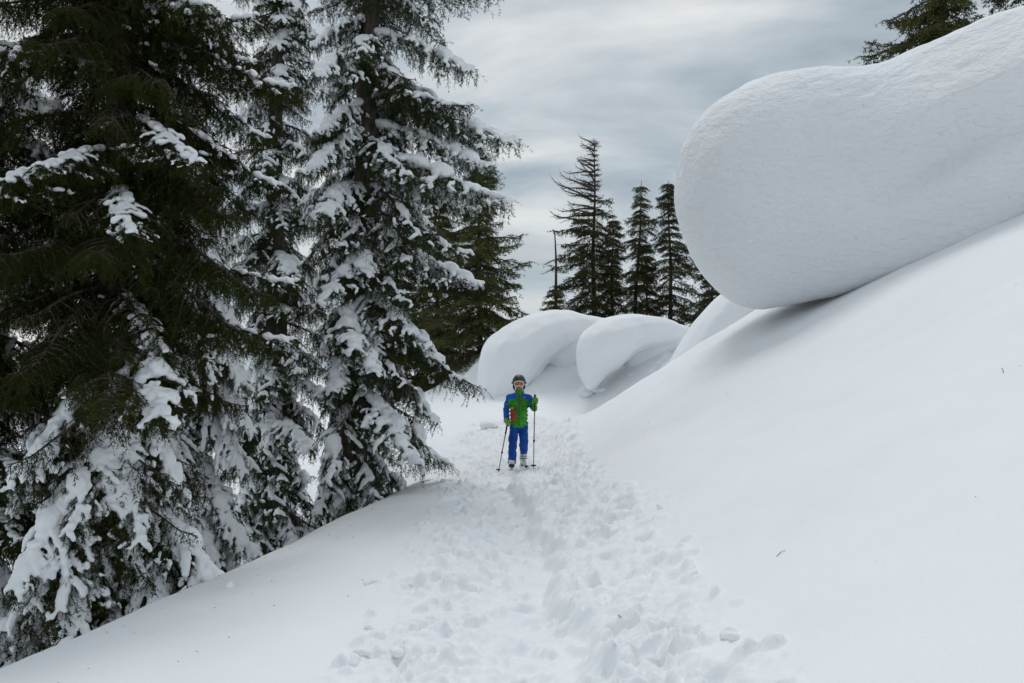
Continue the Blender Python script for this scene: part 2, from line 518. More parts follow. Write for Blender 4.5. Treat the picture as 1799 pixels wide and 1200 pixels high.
def small_cornice(spine, Y, label, voxel=0.045, depth=1.25, seed=1, amp=0.05, wall=()):
    g = Geo()
    for (a, b) in zip(wall[:-1], wall[1:]):      # the scooped wall under the lip
        for t in np.linspace(0, 1, 12):
            q = np.array(a, float) * (1 - t) + np.array(b, float) * t; r = q[2] / FPX * q[3]
            g.add(*ball(at(q[0], q[1], q[3]), (r, r, r)))
    S = np.array([[p[0], p[1], p[2], (p[3] if len(p) > 3 else Y)] for p in spine], float)
    t = np.arange(len(S)); tt = np.linspace(0, len(S) - 1, 60)
    # smooth resample
    Sr = np.stack([np.interp(tt, t, S[:, k]) for k in range(4)], -1)
    k = np.exp(-0.5 * (np.arange(-6, 7) / 3.0) ** 2); k /= k.sum()
    Sr = np.stack([np.convolve(np.pad(Sr[:, c], 6, mode='edge'), k, 'valid') for c in range(4)], -1)
    for (px, py, rp, yy) in Sr:
        r = rp / FPX * yy
        g.add(*ball(at(px, py, yy), (r, r * depth, r)))
    me = remeshed(g, voxel, 8, 0.6)
    co, no = mesh_co(me), mesh_no(me)
    x, y, z = co.T
    co = co + no * (amp * fbm(x * .9, y * .9, z * .9, 3, seed))[:, None]
    set_co(me, co)
    me.materials.append(M_DRIFT)
    me.polygons.foreach_set('use_smooth', np.ones(len(me.polygons), bool))
    return tag(link('snow_cornice', me), label, 'snow cornice')
small_cornice([(1085, 580, 18, 29.5), (1040, 578, 26, 29), (1000, 577, 34, 28.4), (955, 590, 46, 28), (912, 614, 56, 27.6), (890, 645, 56, 27.3), (880, 672, 44, 27.1), (872, 692, 32, 27)], 28,
              'wave shaped snow cornice curling down just behind the skier', seed=3, wall=[(985, 632, 30, 28.3), (1010, 612, 36, 28.5), (1050, 604, 38, 28.9), (1100, 602, 34, 29.4)])
small_cornice([(1240, 592, 12, 28.6), (1205, 588, 18, 28), (1165, 583, 26, 27.4), (1120, 585, 35, 27), (1080, 596, 45, 26.6), (1058, 612, 48, 26.4), (1046, 636, 36, 26.2), (1040, 660, 23, 26.1), (1038, 680, 11, 26.0)], 27,
              'curled snow cornice with a hollow beneath it, between skier and huge cornice', seed=5, wall=[(1118, 640, 26, 27.3), (1140, 622, 34, 27.5), (1185, 610, 32, 27.9), (1225, 604, 24, 28.3), (1260, 604, 18, 28.8)])
small_cornice([(858, 640, 14, 29.5), (842, 655, 18, 29.4), (832, 672, 20, 29.2), (826, 690, 18, 29.1)], 29,
              'small lumpy snow cornice at the foot of the dark spruces', seed=9, voxel=0.035)
# the thin wind scoop standing up under the huge cornice
def spur():
    a = [at(1172, 640, 22.5), at(1194, 592, 22.6), at(1222, 548, 22.8), at(1256, 510, 23.0), at(1310, 470, 23.2)]
    g = Geo()
    P = np.array([p[:] for p in a]); tt = np.linspace(0, 4, 26)
    for q in tt:
        c = np.array([np.interp(q, range(5), P[:, k]) for k in range(3)])
        g.add(*ball(c + np.array([0.45, 0.4, -0.55]), (0.55, 0.9, 0.55)))
        g.add(*ball(c + np.array([0.8, 0.7, -1.1]), (0.8, 1.1, 0.8)))
    me = remeshed(g, 0.05, 10, 0.6)
    me.materials.append(M_DRIFT); me.polygons.foreach_set('use_smooth', np.ones(len(me.polygons), bool))
    return tag(link('snow_spur', me), 'narrow ridge of wind scoured snow below the nose of the huge cornice', 'snow ridge')
spur()

# ------------------------------------------------------------------ spruces
def needle_mat(name, c0, c1):
    m = noise_into(mat(name, c0, 0.8, 0.06), c0, c1, 3.0, 3, 0.3, 0.7)
    nt = m.node_tree; b = nt.nodes['Principled BSDF']
    ramp = [n for n in nt.nodes if n.type == 'VALTORGB'][0]
    oi = nt.nodes.new('ShaderNodeObjectInfo')
    hs = nt.nodes.new('ShaderNodeHueSaturation')
    mr = nt.nodes.new('ShaderNodeMapRange'); mr.inputs['To Min'].default_value = 0.72; mr.inputs['To Max'].default_value = 1.3
    nt.links.new(oi.outputs['Random'], mr.inputs['Value']); nt.links.new(mr.outputs[0], hs.inputs['Value'])
    nt.links.new(ramp.outputs[0], hs.inputs['Color']); nt.links.new(hs.outputs[0], b.inputs['Base Color'])
    return m
M_BARK = noise_into(mat('spruce_bark', (0.07, 0.055, 0.045), 0.9, 0.1), (0.035, 0.027, 0.022), (0.12, 0.10, 0.085), 14, 5, bump=1.0, bump_scale=30, bump_dist=0.03, stretch=(1, 1, 0.3))
M_DEAD = noise_into(mat('dead_wood', (0.08, 0.065, 0.055), 0.9, 0.1), (0.045, 0.036, 0.03), (0.13, 0.11, 0.095), 20, 4, bump=0.6, bump_scale=40)
M_NEEDLE_OLIVE = needle_mat('olive_needles', (0.015, 0.024, 0.005), (0.038, 0.045, 0.010))
M_NEEDLE_GREEN = needle_mat('green_needles', (0.018, 0.031, 0.011), (0.042, 0.056, 0.020))
M_NEEDLE_FAR = needle_mat('far_olive_needles', (0.040, 0.050, 0.016), (0.088, 0.090, 0.030))  # lighter olive, the distant spruces' own needle colour

def needles(segs, rs, dens, nl, nw):
    """segs (n,2,3): twig pieces -> many small needle blades"""
    segs = np.asarray(segs, float)
    d = segs[:, 1] - segs[:, 0]; L = np.linalg.norm(d, axis=1) + 1e-9
    cnt = rs.poisson(np.maximum(L * dens, 0.3))
    idx = np.repeat(np.arange(len(segs)), cnt); n = len(idx)
    t = rs.random(n)[:, None]
    p = segs[idx, 0] + d[idx] * t
    u = d[idx] / L[idx][:, None]
    r = rs.normal(size=(n, 3)); r -= u * (r * u).sum(1)[:, None]; r /= np.linalg.norm(r, axis=1)[:, None] + 1e-9
    r[:, 2] -= 0.12
    dr = u * rs.uniform(0.35, 0.8, (n, 1)) + r * rs.uniform(0.55, 1.0, (n, 1))
    dr /= np.linalg.norm(dr, axis=1)[:, None]
    ln = nl * rs.uniform(0.65, 1.2, (n, 1))
    w = np.cross(dr, rs.normal(size=(n, 3))); w /= np.linalg.norm(w, axis=1)[:, None] + 1e-9
    w *= nw * 0.5
    V = np.stack([p - w, p + w, p + dr * ln], 1).reshape(-1, 3)
    return V, np.arange(3 * n).reshape(-1, 3)

def bough(seed, L, a0, a1, hang, sides, side_len, dens=125, nl=0.036, nw=0.0072, snow=0.0, bare=False, curtain=0.0, tip_up=25, sub_step=0.06, thick=1.0):
    """one spruce bough along +X from the trunk: returns Geo (0 wood, 1 needles), blobs of snow"""
    rs = np.random.default_rng(seed)
    N = 18; pts = [np.zeros(3)]
    sway = rs.normal(0, 0.10)
    for i in range(N):
        t = (i + 0.5) / N
        ang = a0 + (a1 - a0) * min(1, t * 1.5) + (tip_up * max(0, (t - 0.7) / 0.3))
        yaw = sway * math.sin(t * 5 + seed)
        d = np.array([math.cos(R(ang)) * math.cos(yaw), math.sin(yaw), math.sin(R(ang))])
        pts.append(pts[-1] + d * L / N)
    pts = np.array(pts)
    r0 = 0.010 * L + 0.007
    g = Geo()
    g.add(*tube(pts, np.linspace(r0, 0.0035, N + 1) * thick, 5), 0)
    segs, blobs = [], []
    T = np.linspace(0, 1, N + 1)
    P = lambda t: np.array([np.interp(t, T, pts[:, k]) for k in range(3)])
    D = lambda t: (P(min(1, t + 0.03)) - P(max(0, t - 0.03))) / np.linalg.norm(P(min(1, t + 0.03)) - P(max(0, t - 0.03)))
    down = np.array([0, 0, -1.0])
    for i in range(N):
        if T[i] > 0.3 and not bare:
            segs.append((pts[i], pts[i + 1]))
    for k in range(sides):
        t = 0.10 + 0.88 * ((k + rs.random()) / sides)
        s = 1 if k % 2 else -1
        prof = (0.35 + 0.9 * math.sin(math.pi * min(1, t * 0.80 + 0.12))) * (1 - 0.62 * max(0, (t - 0.45) / 0.55))
        l = side_len * prof * rs.uniform(0.65, 1.15)
        psi = R(rs.uniform(42, 78))
        d0 = D(t); e0 = frame_from(d0)
        d = e0[:, 0] * math.cos(psi) + s * e0[:, 1] * math.sin(psi) + e0[:, 2] * rs.uniform(-0.35, 0.15)
        n = 6; p = P(t); line = [p]
        for j in range(n):
            h = hang * (j + 0.6) / n
            dd = d * (1 - h) + down * h * 1.2 + rs.normal(0, 0.15, 3)
            dd /= np.linalg.norm(dd); p = p + dd * l / n; line.append(p)
        line = np.array(line)
        g.add(*tube(line, np.linspace(0.0055, 0.002, n + 1) * thick, 3, False), 0)
        tl = np.linspace(0, 1, n + 1)
        for j in range(n):
            if not bare and (j > 0 or t > 0.35):
                segs.append((line[j], line[j + 1]))
        q = 0.12
        m = 0
        while q < 1.0:
            b = np.array([np.interp(q, tl, line[:, c]) for c in range(3)])
            u = line[min(n, int(q * n) + 1)] - line[int(q * n)]; u /= np.linalg.norm(u)
            e1 = frame_from(u)
            ss = 1 if m % 2 else -1
            sl = (0.07 + 0.16 * (1 - q)) * rs.uniform(0.6, 1.3) * (0.6 + side_len)
            v = u * 0.75 + ss * e1[:, 1] * 0.75 + down * hang * 0.5 + rs.normal(0, 0.1, 3)
            v /= np.linalg.norm(v)
            v2 = v + down * hang * 0.7; v2 /= np.linalg.norm(v2)
            c1 = b + v * sl * 0.5; c2 = c1 + v2 * sl * 0.5
            if snow > 0 and rs.random() < 0.20 * (0.25 + snow):      # sifted patches on the outer twigs
                for _ in range(3):
                    w = rs.uniform(0.012, 0.030); blobs.append((c1 + v * rs.uniform(-.05, .03) + rs.normal(0, .016, 3) * (1, 1, .4), (w * rs.uniform(1.2, 2.4), w * rs.uniform(0.7, 1.1), w * 0.55), frame_from(v + rs.normal(0, .5, 3))))
            if bare:
                g.add(*tube([b, c1, c2], [0.0025 * thick, 0.002 * thick, 0.001 * thick], 3, False), 0)
            else:
                segs += [(b, c1), (c1, c2)]
            if curtain and rs.random() < curtain and not bare:
                cl = rs.uniform(0.06, 0.26)
                pc = b; dv = down + rs.normal(0, 0.12, 3)
                for j in range(3):
                    pn = pc + dv / np.linalg.norm(dv) * cl / 3; segs.append((pc, pn)); pc = pn; dv = down + rs.normal(0, 0.15, 3)
            q += sub_step / max(l, 0.05) * rs.uniform(0.75, 1.3); m += 1
        if snow > 0:
            cover = rs.random() < 0.12 + 0.56 * snow
            lim = rs.uniform(0.45, 0.95) * (0.55 + 0.45 * snow)
            q = 0.05
            while cover and q < lim:
                b = np.array([np.interp(q, tl, line[:, c]) for c in range(3)])
                u = line[min(n, int(q * n) + 1)] - line[int(q * n)]
                w = (0.040 + 0.035 * rs.random()) * (1.1 - 0.5 * q) * (0.5 + 0.5 * snow)
                e1 = frame_from(u)
                flat = abs(e1[2, 0])
                off = e1[:, 2] * (w * 0.30) + np.array([0, 0, w * 0.25]) + e1[:, 0] * 0
                if rs.random() < 0.72:
                    blobs.append((b + off, (w * 1.35, w * 1.0, w * 0.62), e1))
                q += w * 0.9 / max(l, 0.05)
    if not bare:
        V, F = needles(segs, rs, dens, nl, nw); g.add(V, F, 1)
    if snow > 0:
        q = 0.06; lump = rs.random() * 6
        while q < 0.93:
            b = P(q); e0 = frame_from(D(q))
            w = (0.052 + 0.026 * math.sin(q * 19 + lump) + 0.03 * rs.random()) * (1.15 - 0.5 * q) * (0.55 + 0.6 * snow)
            if math.sin(q * 11 + lump * 2) > -0.6 + 0.9 * (1 - snow):
                blobs.append((b + np.array([0, 0, w * 0.45]), (w * 1.4, w * 1.15, w * 0.72), e0))
            q += w * 0.75 / L
        for j in range(int(3 * snow)):      # fat pillows that have slid together
            q = rs.uniform(0.3, 0.9); w = rs.uniform(0.09, 0.14)
            blobs.append((P(q) + np.array([rs.normal(0, .03), rs.normal(0, .09), w * 0.35]), (w * 1.2, w, w * 0.75), frame_from(D(q))))
    return g, blobs

def snow_mesh(blobs, voxel=0.0125, seed=1):
    g = Geo()
    for c, r, e in blobs:
        g.add(*ball(c, r, e))
    me = remeshed(g, voxel, 2, 0.5, 0.45)
    co, no = mesh_co(me), mesh_no(me)
    x, y, z = co.T
    co = co + no * (0.016 * fbm(x * 13, y * 13, z * 13, 4, seed))[:, None]
    set_co(me, co); me.materials.append(M_LOAD)
    me.polygons.foreach_set('use_smooth', np.ones(len(me.polygons), bool))
    return me

class Proto:
    """bough meshes (one per needle material) and the snow lying on it"""
    def __init__(self, seed, snow=0.0, bare=False, **kw):
        self.L = kw['L']
        g, blobs = bough(seed, snow=snow, bare=bare, **kw)
        self.V, self.F, self.M = g.arrays()
        self.snow = snow_mesh(blobs, seed=seed) if blobs else None
        self.me = {}
        self.bare = bare
    def mesh(self, nm):
        k = M_DEAD if self.bare else nm
        if k.name not in self.me:
            self.me[k.name] = mesh_np('branch', self.V, self.F, [M_DEAD if self.bare else M_BARK, k], False, self.M)
        return self.me[k.name]

# prototypes: high boughs reach out level, low ones hang heavily
P_TOP = [Proto(100 + i, L=1.5, a0=12, a1=-8, hang=0.45, sides=30, side_len=0.42, snow=s, curtain=0.25) for i, s in enumerate((0.35, 0.0, 0.6))]
P_MID = [Proto(200 + i, L=2.0, a0=2, a1=-26, hang=0.65, sides=42, side_len=0.50, snow=s, curtain=0.5, dens=140) for i, s in enumerate((0.8, 0.4, 0.9, 0.15))]
P_LOW = [Proto(300 + i, L=1.9, a0=-22, a1=-52, hang=0.8, sides=38, side_len=0.52, snow=s, curtain=0.45, tip_up=30) for i, s in enumerate((0.95, 0.6, 0.9, 0.3))]
P_HEAVY = [Proto(350 + i, L=1.9, a0=-20, a1=-50, hang=0.75, sides=40, side_len=0.55, snow=1.15, curtain=0.4, tip_up=25) for i in range(3)]
P_SHAG = [Proto(400 + i, L=2.0, a0=2, a1=-20, hang=0.55, sides=46, side_len=0.50, snow=s, curtain=0.35, dens=150, sub_step=0.05) for i, s in enumerate((0.0, 0.0, 0.18))]
P_DRY = [Proto(500 + i, L=1.3, a0=-5, a1=-25, hang=0.4, sides=16, side_len=0.4, snow=0, bare=True) for i in range(2)]
P_FILL = [Proto(600 + i, L=1.4, a0=-5, a1=-28, hang=0.8, sides=26, side_len=0.45, dens=34, nl=0.055, nw=0.012, curtain=0.5, sub_step=0.09) for i in range(3)]
P_FAR = [Proto(700 + i, L=1.5, a0=-4, a1=-20, hang=0.35, sides=18, side_len=0.56, dens=44, nl=0.082, nw=0.022, sub_step=0.10, tip_up=40) for i in range(4)]
P_FARDEAD = [Proto(800 + i, L=1.5, a0=8, a1=-6, hang=0.0, sides=14, side_len=0.4, bare=True, sub_step=0.13, tip_up=35, thick=2.2) for i in range(2)]

def trunk_mesh(H, r, lean=(0, 0), seed=0, n=14, segs=26, m=None, broken=False):
    z = np.linspace(-0.8, H, segs); t = np.clip(z / H, 0, 1)
    pts = np.stack([lean[0] * t + 0.03 * np.sin(z * 1.3 + seed), lean[1] * t + 0.03 * np.cos(z * 1.1 + seed), z], -1)
    rad = r * (1 - t) ** 0.85 + (0.02 if broken else 0.008) + r * 0.45 * np.exp(-np.clip(z, 0, None) / 0.22)
    V, F = tube(pts, rad, n)
    a = 0.10 * fbm(V[:, 0] * 9, V[:, 1] * 9, V[:, 2] * 3, 3, seed)
    ax = np.stack([np.interp(V[:, 2], pts[:, 2], pts[:, k]) for k in range(2)], -1)
    V[:, :2] = ax + (V[:, :2] - ax) * (1 + a)[:, None]
    return mesh_np('trunk', V, F, [m or M_BARK]), pts

def merge_boughs(items):
    g = Geo()
    for pr, M4 in items:
        A = np.array(M4)
        V = pr.V @ A[:3, :3].T + A[:3, 3]
        g.add(V, pr.F, 0); g.m[-1] = pr.M if not pr.bare else pr.M * 0
    return g

def near_spruce(label, px, Y, H, r, profile, pick, nm, seed, step=0.33, per=5, zmin=0.3, zmax=None, lean=(0, 0), group='snow laden spruces on the left', fill=50, dry=0, zb=None, skip=None):
    x = (px - 900) / FPX * Y
    z0 = gz(x, Y) if zb is None else zb
    rs = np.random.default_rng(seed)
    root = tag(empty('spruce_tree', (x, Y, z0)), label, 'tree', group)
    tm, pts = trunk_mesh(H, r, lean, seed)
    link('trunk', tm, root)
    axis_at = lambda z: (np.interp(z, pts[:, 2], pts[:, 0]), np.interp(z, pts[:, 2], pts[:, 1]))
    z = zmin; ph = rs.random() * 6
    zmax = zmax or H * 0.97
    while z < zmax:
        for k in range(per):
            az = ph + k * 2 * math.pi / per + rs.normal(0, 0.28)
            zz = z + rs.uniform(-0.16, 0.16)
            pr, pitch = pick(zz, rs, az)
            if pr is None: continue
            Lw = profile(zz, az) * rs.uniform(0.62, 1.18)
            if skip and skip(zz, az, Lw): continue
            sc = Lw / pr.L
            ax, ay = axis_at(zz)
            o = link('branch', pr.mesh(nm), root, (ax, ay, zz))
            o.rotation_euler = (0, R(pitch + rs.normal(0, 5)), az)
            # thickness follows the length only partly
            st = 0.35 * sc + 0.65
            o.scale = (sc, st * (1 if rs.random() < 0.5 else -1), st)
            if pr.snow:
                tag(link('snow', pr.snow, o), kind='stuff')
        ph += 1.1 + rs.normal(0, 0.3)
        z += step * rs.uniform(0.8, 1.2)
    items = []
    for k in range(fill):
        zz = zmin + (zmax - zmin) * (k + rs.random()) / fill
        pr = P_FILL[k % 3]; az = rs.random() * 2 * math.pi
        sc = profile(zz, az) * rs.uniform(0.5, 0.8) / pr.L
        ax, ay = axis_at(zz)
        items.append((pr, Matrix.LocRotScale(Vector((ax, ay, zz)), Matrix.Rotation(az, 3, 'Z').to_quaternion(), Vector((sc, 0.5 + 0.5 * sc, 0.5 + 0.5 * sc)))))
    if items:
        link('crown', merge_boughs(items).mesh('crown', [M_BARK, nm], False), root)
    for k in range(dry):
        zz = rs.uniform(0.4, H * 0.45); az = rs.random() * 6.28
        ax, ay = axis_at(zz)
        o = link('dead_branch', P_DRY[k % 2].mesh(nm), root, (ax, ay, zz)); o.rotation_euler = (0, R(rs.uniform(0, 30)), az)
        s = rs.uniform(0.5, 1.1); o.scale = (s, s, s)
    return root

def choose(rs, protos): return protos[rs.integers(len(protos))]

# the tall snow laden spruce in the middle, boughs reaching out over the hollow
def pick_mid(z, rs, az):
    if z > 7.2: return choose(rs, P_TOP + P_MID[1:2]), rs.uniform(2, 14)
    if z > 3.6: return choose(rs, P_MID), rs.uniform(4, 18)
    if z > 2.0: return choose(rs, P_MID + P_LOW), rs.uniform(8, 22)
    return choose(rs, P_LOW), rs.uniform(0, 16)
near_spruce('tall spruce with snow loaded boughs reaching right towards the skier', 612, 14.0, 11.5, 0.26,
            lambda z, az: np.interp(z, [0, 1.2, 3, 5.3, 6.5, 8, 9.5, 11.5], [1.3, 1.45, 1.65, 2.2, 1.85, 1.35, 0.9, 0.2]) * (0.84 + 0.30 * math.cos(az)),
            pick_mid, M_NEEDLE_GREEN, 21, step=0.40, per=5, zmin=0.5, lean=(0.55, 0), fill=34, dry=14)
# the second trunk behind it
near_spruce('slim dark spruce standing between the two large snowy spruces', 478, 16.8, 13.0, 0.24,
            lambda z, az: np.interp(z, [0, 2, 5, 8, 11, 13], [1.4, 1.6, 1.35, 1.0, 0.8, 0.2]),
            lambda z, rs, az: (choose(rs, P_MID + P_TOP), rs.uniform(0, 14)) if z > 4 else (choose(rs, P_LOW + P_MID), rs.uniform(0, 14)),
            M_NEEDLE_GREEN, 33, step=0.44, per=5, zmin=0.4, fill=30, dry=14, lean=(0.15, 0))
# the near one filling the left edge
def pick_left(z, rs, az):
    if z > 3.4: return choose(rs, P_SHAG), rs.uniform(-4, 12)
    if z > 2.9: return choose(rs, P_SHAG + P_MID), rs.uniform(0, 10)
    return choose(rs, P_HEAVY + P_LOW), rs.uniform(0, 18)
near_spruce('large shaggy olive spruce nearest the camera on the left', 190, 9.6, 11.0, 0.22,
            lambda z, az: np.interp(z, [0, 1.5, 3, 5, 7, 11], [1.2, 1.5, 1.65, 1.8, 1.8, 0.8]) ,
            pick_left, M_NEEDLE_OLIVE, 45, step=0.28, per=5, zmin=0.35, zmax=7.0, fill=95, dry=12, lean=(0.15, 0.1))
near_spruce('snowy spruce cut off by the left edge of the picture', -50, 10.4, 11.0, 0.22,
            lambda z, az: np.interp(z, [0, 1.5, 3, 5, 7, 11], [1.5, 1.75, 1.7, 1.6, 1.5, 0.5]),
            lambda z, rs, az: (choose(rs, P_MID + P_SHAG), rs.uniform(-2, 10)) if z > 2.6 else (choose(rs, P_HEAVY + P_LOW), rs.uniform(0, 14)),
            M_NEEDLE_OLIVE, 57, step=0.40, per=5, zmin=0.15, zmax=7.6, fill=70, dry=4)
near_spruce('lower spruce half hidden behind the shaggy olive spruce', 335, 13.2, 8.0, 0.16,
            lambda z, az: np.interp(z, [0, 1.5, 4, 8], [1.3, 1.45, 1.2, 0.2]),
            lambda z, rs, az: (choose(rs, P_LOW + P_HEAVY), rs.uniform(0, 14)),
            M_NEEDLE_OLIVE, 63, step=0.38, per=5, zmin=0.2, fill=36, dry=6)

# distant spruces, bare of snow
def far_spruce(label, px, pyb, pyt, Y, w, seed, whorl=0.27, per=5, dead_top=None, left_heavy=0.0, zmin=0.1, r=None, gap=0.03, name='spruce_tree', group=None, sink=0.5, droop=0.0):
    b = at(px, pyb, Y); H = at(px, pyt, Y).z - b.z + sink
    root = tag(empty(name, (b.x, Y, b.z - sink)), label, 'tree', group)
    rs = np.random.default_rng(seed)
    r = r or H * 0.014
    tm, pts = trunk_mesh(H, r, (rs.normal(0, .12), rs.normal(0, .1)), seed, 7, 18)
    link('trunk', tm, root)
    items, dead = [], []
    z = zmin; ph = 0
    while z < H * 0.985:
        t = z / H
        for k in range(per):
            if rs.random() < gap: continue
            az = ph + k * 6.283 / per + rs.normal(0, 0.3)
            Lw = w * (1 - t) ** 0.66 * rs.uniform(0.3, 1.4) * (1 + left_heavy * -math.cos(az)) + 0.10
            isdead = dead_top is not None and t > dead_top + 0.05 * rs.normal()
            if isdead:
                Lw = w * (0.30 + 1.7 * (1 - t)) * rs.uniform(0.5, 1.05) * (1.25 if math.cos(az) < 0 else 0.3)
            pr = P_FARDEAD[rs.integers(2)] if isdead else P_FAR[rs.integers(4)]
            sc = Lw / pr.L
            pitch = R((1 - t) * 14 - 22 * t + droop + rs.normal(0, 11))
            st = 0.45 + 0.5 * sc
            M4 = Matrix.LocRotScale(Vector((float(np.interp(z, pts[:, 2], pts[:, 0])), float(np.interp(z, pts[:, 2], pts[:, 1])), z)), (Matrix.Rotation(az, 3, 'Z') @ Matrix.Rotation(pitch, 3, 'Y')).to_quaternion(), Vector((sc, st, st)))
            (dead if isdead else items).append((pr, M4))
        ph += 1.2; z += whorl * rs.uniform(0.8, 1.25) * (1 - 0.35 * t)
    if items:
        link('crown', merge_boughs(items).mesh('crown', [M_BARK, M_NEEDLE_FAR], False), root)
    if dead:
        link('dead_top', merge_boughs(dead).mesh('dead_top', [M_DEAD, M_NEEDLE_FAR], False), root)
    return root
GF = 'spruces along the far crest'
far_spruce('tall far spruce with a bare dead top leaning its twigs left', 1043, 565, 247, 36, 1.75, 1, dead_top=0.62, left_heavy=0.25, group=GF)
far_spruce('short bushy far spruce right of the one with the dead top', 1076, 565, 385, 37, 0.95, 2, group=GF)
far_spruce('thin topped far spruce, second tallest in the middle of the crest', 1115, 565, 320, 36.5, 1.05, 3, gap=0.22, group=GF)
far_spruce('spindly low far spruce between two taller ones', 1139, 565, 428, 36, 0.7, 4, gap=0.2, group=GF)
far_spruce('dark narrow far spruce touching the edge of the huge cornice', 1179, 565, 318, 35.5, 1.35, 5, per=5, gap=0.1, group=GF)
far_spruce('far spruce half hidden under the nose of the huge cornice', 1248, 570, 400, 33, 1.35, 6, group=GF)
far_spruce('low bushy spruce at the foot of the grey snag', 975, 568, 505, 35, 0.75, 7, group=GF)
# grey dead snag
def snag():
    b = at(980, 565, 35.6); root = tag(empty('dead_snag', (b.x, b.y, b.z - .5)), 'bare grey snag with a few broken twigs left of the far spruces', 'tree')
    tm, pts = trunk_mesh(3.7, 0.06, (-0.12, 0), 4, 7, 14, M_DEAD, True); link('trunk', tm, root)
    rs = np.random.default_rng(9)
    for k in range(7):
        z = rs.uniform(1.0, 3.0); o = link('dead_branch', P_FARDEAD[k % 2].mesh(M_NEEDLE_FAR), root, (0, 0, z))
        s = rs.uniform(0.25, 0.5); o.scale = (s, s, s); o.rotation_euler = (0, R(rs.uniform(0, 25)), math.pi + rs.normal(0, 0.7))
snag()
far_spruce('big dark spruce rising behind the wave shaped cornice, right of the tall snowy spruce', 842, 690, 268, 31, 2.15, 11, whorl=0.25, per=6, group='spruces in the hollow behind')
far_spruce('dense spruce in the hollow behind the tall snowy spruce', 770, 700, 330, 33, 2.2, 12, whorl=0.27, per=6, group='spruces in the hollow behind')
far_spruce('pale far spruce seen through gaps between the big snowy trunks', 690, 730, 360, 34, 2.2, 13, whorl=0.30, per=5, group='spruces in the hollow behind')
far_spruce('spruce top poking over the ridge of the huge cornice', 1650, 300, -230, 19.0, 1.8, 14, whorl=0.24, per=6, gap=0.1, group='spruces behind the huge cornice')
far_spruce('tip of a spruce bough at the upper right corner behind the cornice', 1835, 260, -260, 19.0, 1.7, 15, whorl=0.26, group='spruces behind the huge cornice')

# ------------------------------------------------------------------ the skier
def ground_at(x, y):
    i = int(np.clip(np.searchsorted(gy, y), 1, len(gy) - 1)); j = int(np.clip(np.searchsorted(gx, x), 1, len(gx) - 1))
    return float(GZ[i - 1:i + 1, j - 1:j + 1].mean())

def cloth(name, c, rough=0.75, var=0.25, folds=0.5):
    return noise_into(mat(name, c, rough, 0.25), tuple(v * (1 - var) for v in c), tuple(min(1, v * (1 + var)) for v in c), 7, 4, bump=folds, bump_scale=16, bump_dist=0.02)
M_GREEN = cloth('green_shell_fabric', (0.045, 0.27, 0.020))
M_BLUE = cloth('blue_shell_fabric', (0.008, 0.09, 0.44))
M_NAVY = cloth('blue_trouser_fabric', (0.006, 0.06, 0.31))
M_GLOVE = cloth('lime_glove_fabric', (0.15, 0.36, 0.045))
M_HELM = noise_into(mat('helmet_shell', (0.03, 0.036, 0.042), 0.45, 0.4), (0.024, 0.030, 0.036), (0.045, 0.052, 0.06), 9, 3)
M_BLACK = noise_into(mat('black_rubber', (0.014, 0.014, 0.016), 0.6, 0.3), (0.010, 0.010, 0.012), (0.024, 0.024, 0.026), 20, 3)
M_WHITE = noise_into(mat('white_plastic', (0.7, 0.72, 0.74), 0.4, 0.4), (0.55, 0.58, 0.6), (0.78, 0.79, 0.8), 18, 4)
M_LENS = noise_into(mat('orange_lens', (0.42, 0.11, 0.012), 0.12, 0.6), (0.36, 0.08, 0.006), (0.60, 0.18, 0.015), 12, 2)
M_SKIN = noise_into(mat('skin', (0.36, 0.18, 0.13), 0.55, 0.35), (0.33, 0.16, 0.12), (0.40, 0.21, 0.16), 20, 3)
M_LIP = noise_into(mat('lips', (0.36, 0.12, 0.1), 0.5, 0.35), (0.33, 0.1, 0.09), (0.4, 0.14, 0.12), 30, 2)
M_RED = cloth('red_bottle_sleeve', (0.33, 0.035, 0.03), 0.55, 0.2, 0.3)
M_YELLOW = noise_into(mat('tan_cap', (0.5, 0.33, 0.08), 0.5, 0.3), (0.42, 0.27, 0.06), (0.56, 0.38, 0.1), 20, 2)
M_STRAP = cloth('grey_webbing', (0.07, 0.09, 0.15), 0.8, 0.2, 0.2)
M_SHAFT = noise_into(mat('bronze_pole_tube', (0.28, 0.2, 0.18), 0.4, 0.5), (0.24, 0.17, 0.15), (0.33, 0.25, 0.22), 15, 3)
M_STEEL = noise_into(mat('grey_pole_tube', (0.2, 0.2, 0.21), 0.4, 0.5), (0.16, 0.16, 0.17), (0.26, 0.26, 0.27), 15, 3)

def chain(g, pts, n=9, flat=1.0):
    """tapered limb: balls along (x,y,z,r) joints"""
    for (a, b) in zip(pts[:-1], pts[1:]):
        a, b = np.array(a, float), np.array(b, float)
        for t in np.linspace(0, 1, n):
            c = a + (b - a) * t
            g.add(*ball(c[:3], (c[3], c[3] * flat, c[3])))

def finish(me, mats, fold=0.0, seed=0, fscale=14):
    for m in mats: me.materials.append(m)
    if fold:
        co, no = mesh_co(me), mesh_no(me); x, y, z = co.T
        co = co + no * (fold * fbm(x * fscale, y * fscale, z * fscale * 1.6, 3, seed))[:, None]; set_co(me, co)
    me.polygons.foreach_set('use_smooth', np.ones(len(me.polygons), bool))
    return me

PX, PY = 0.11, 15.4
PZ = ground_at(PX - 0.1, PY - 0.25)
person = tag(empty('person', (PX, PY, PZ)), 'child skier in green and blue jacket, dark helmet and orange goggles walking up the track', 'person')

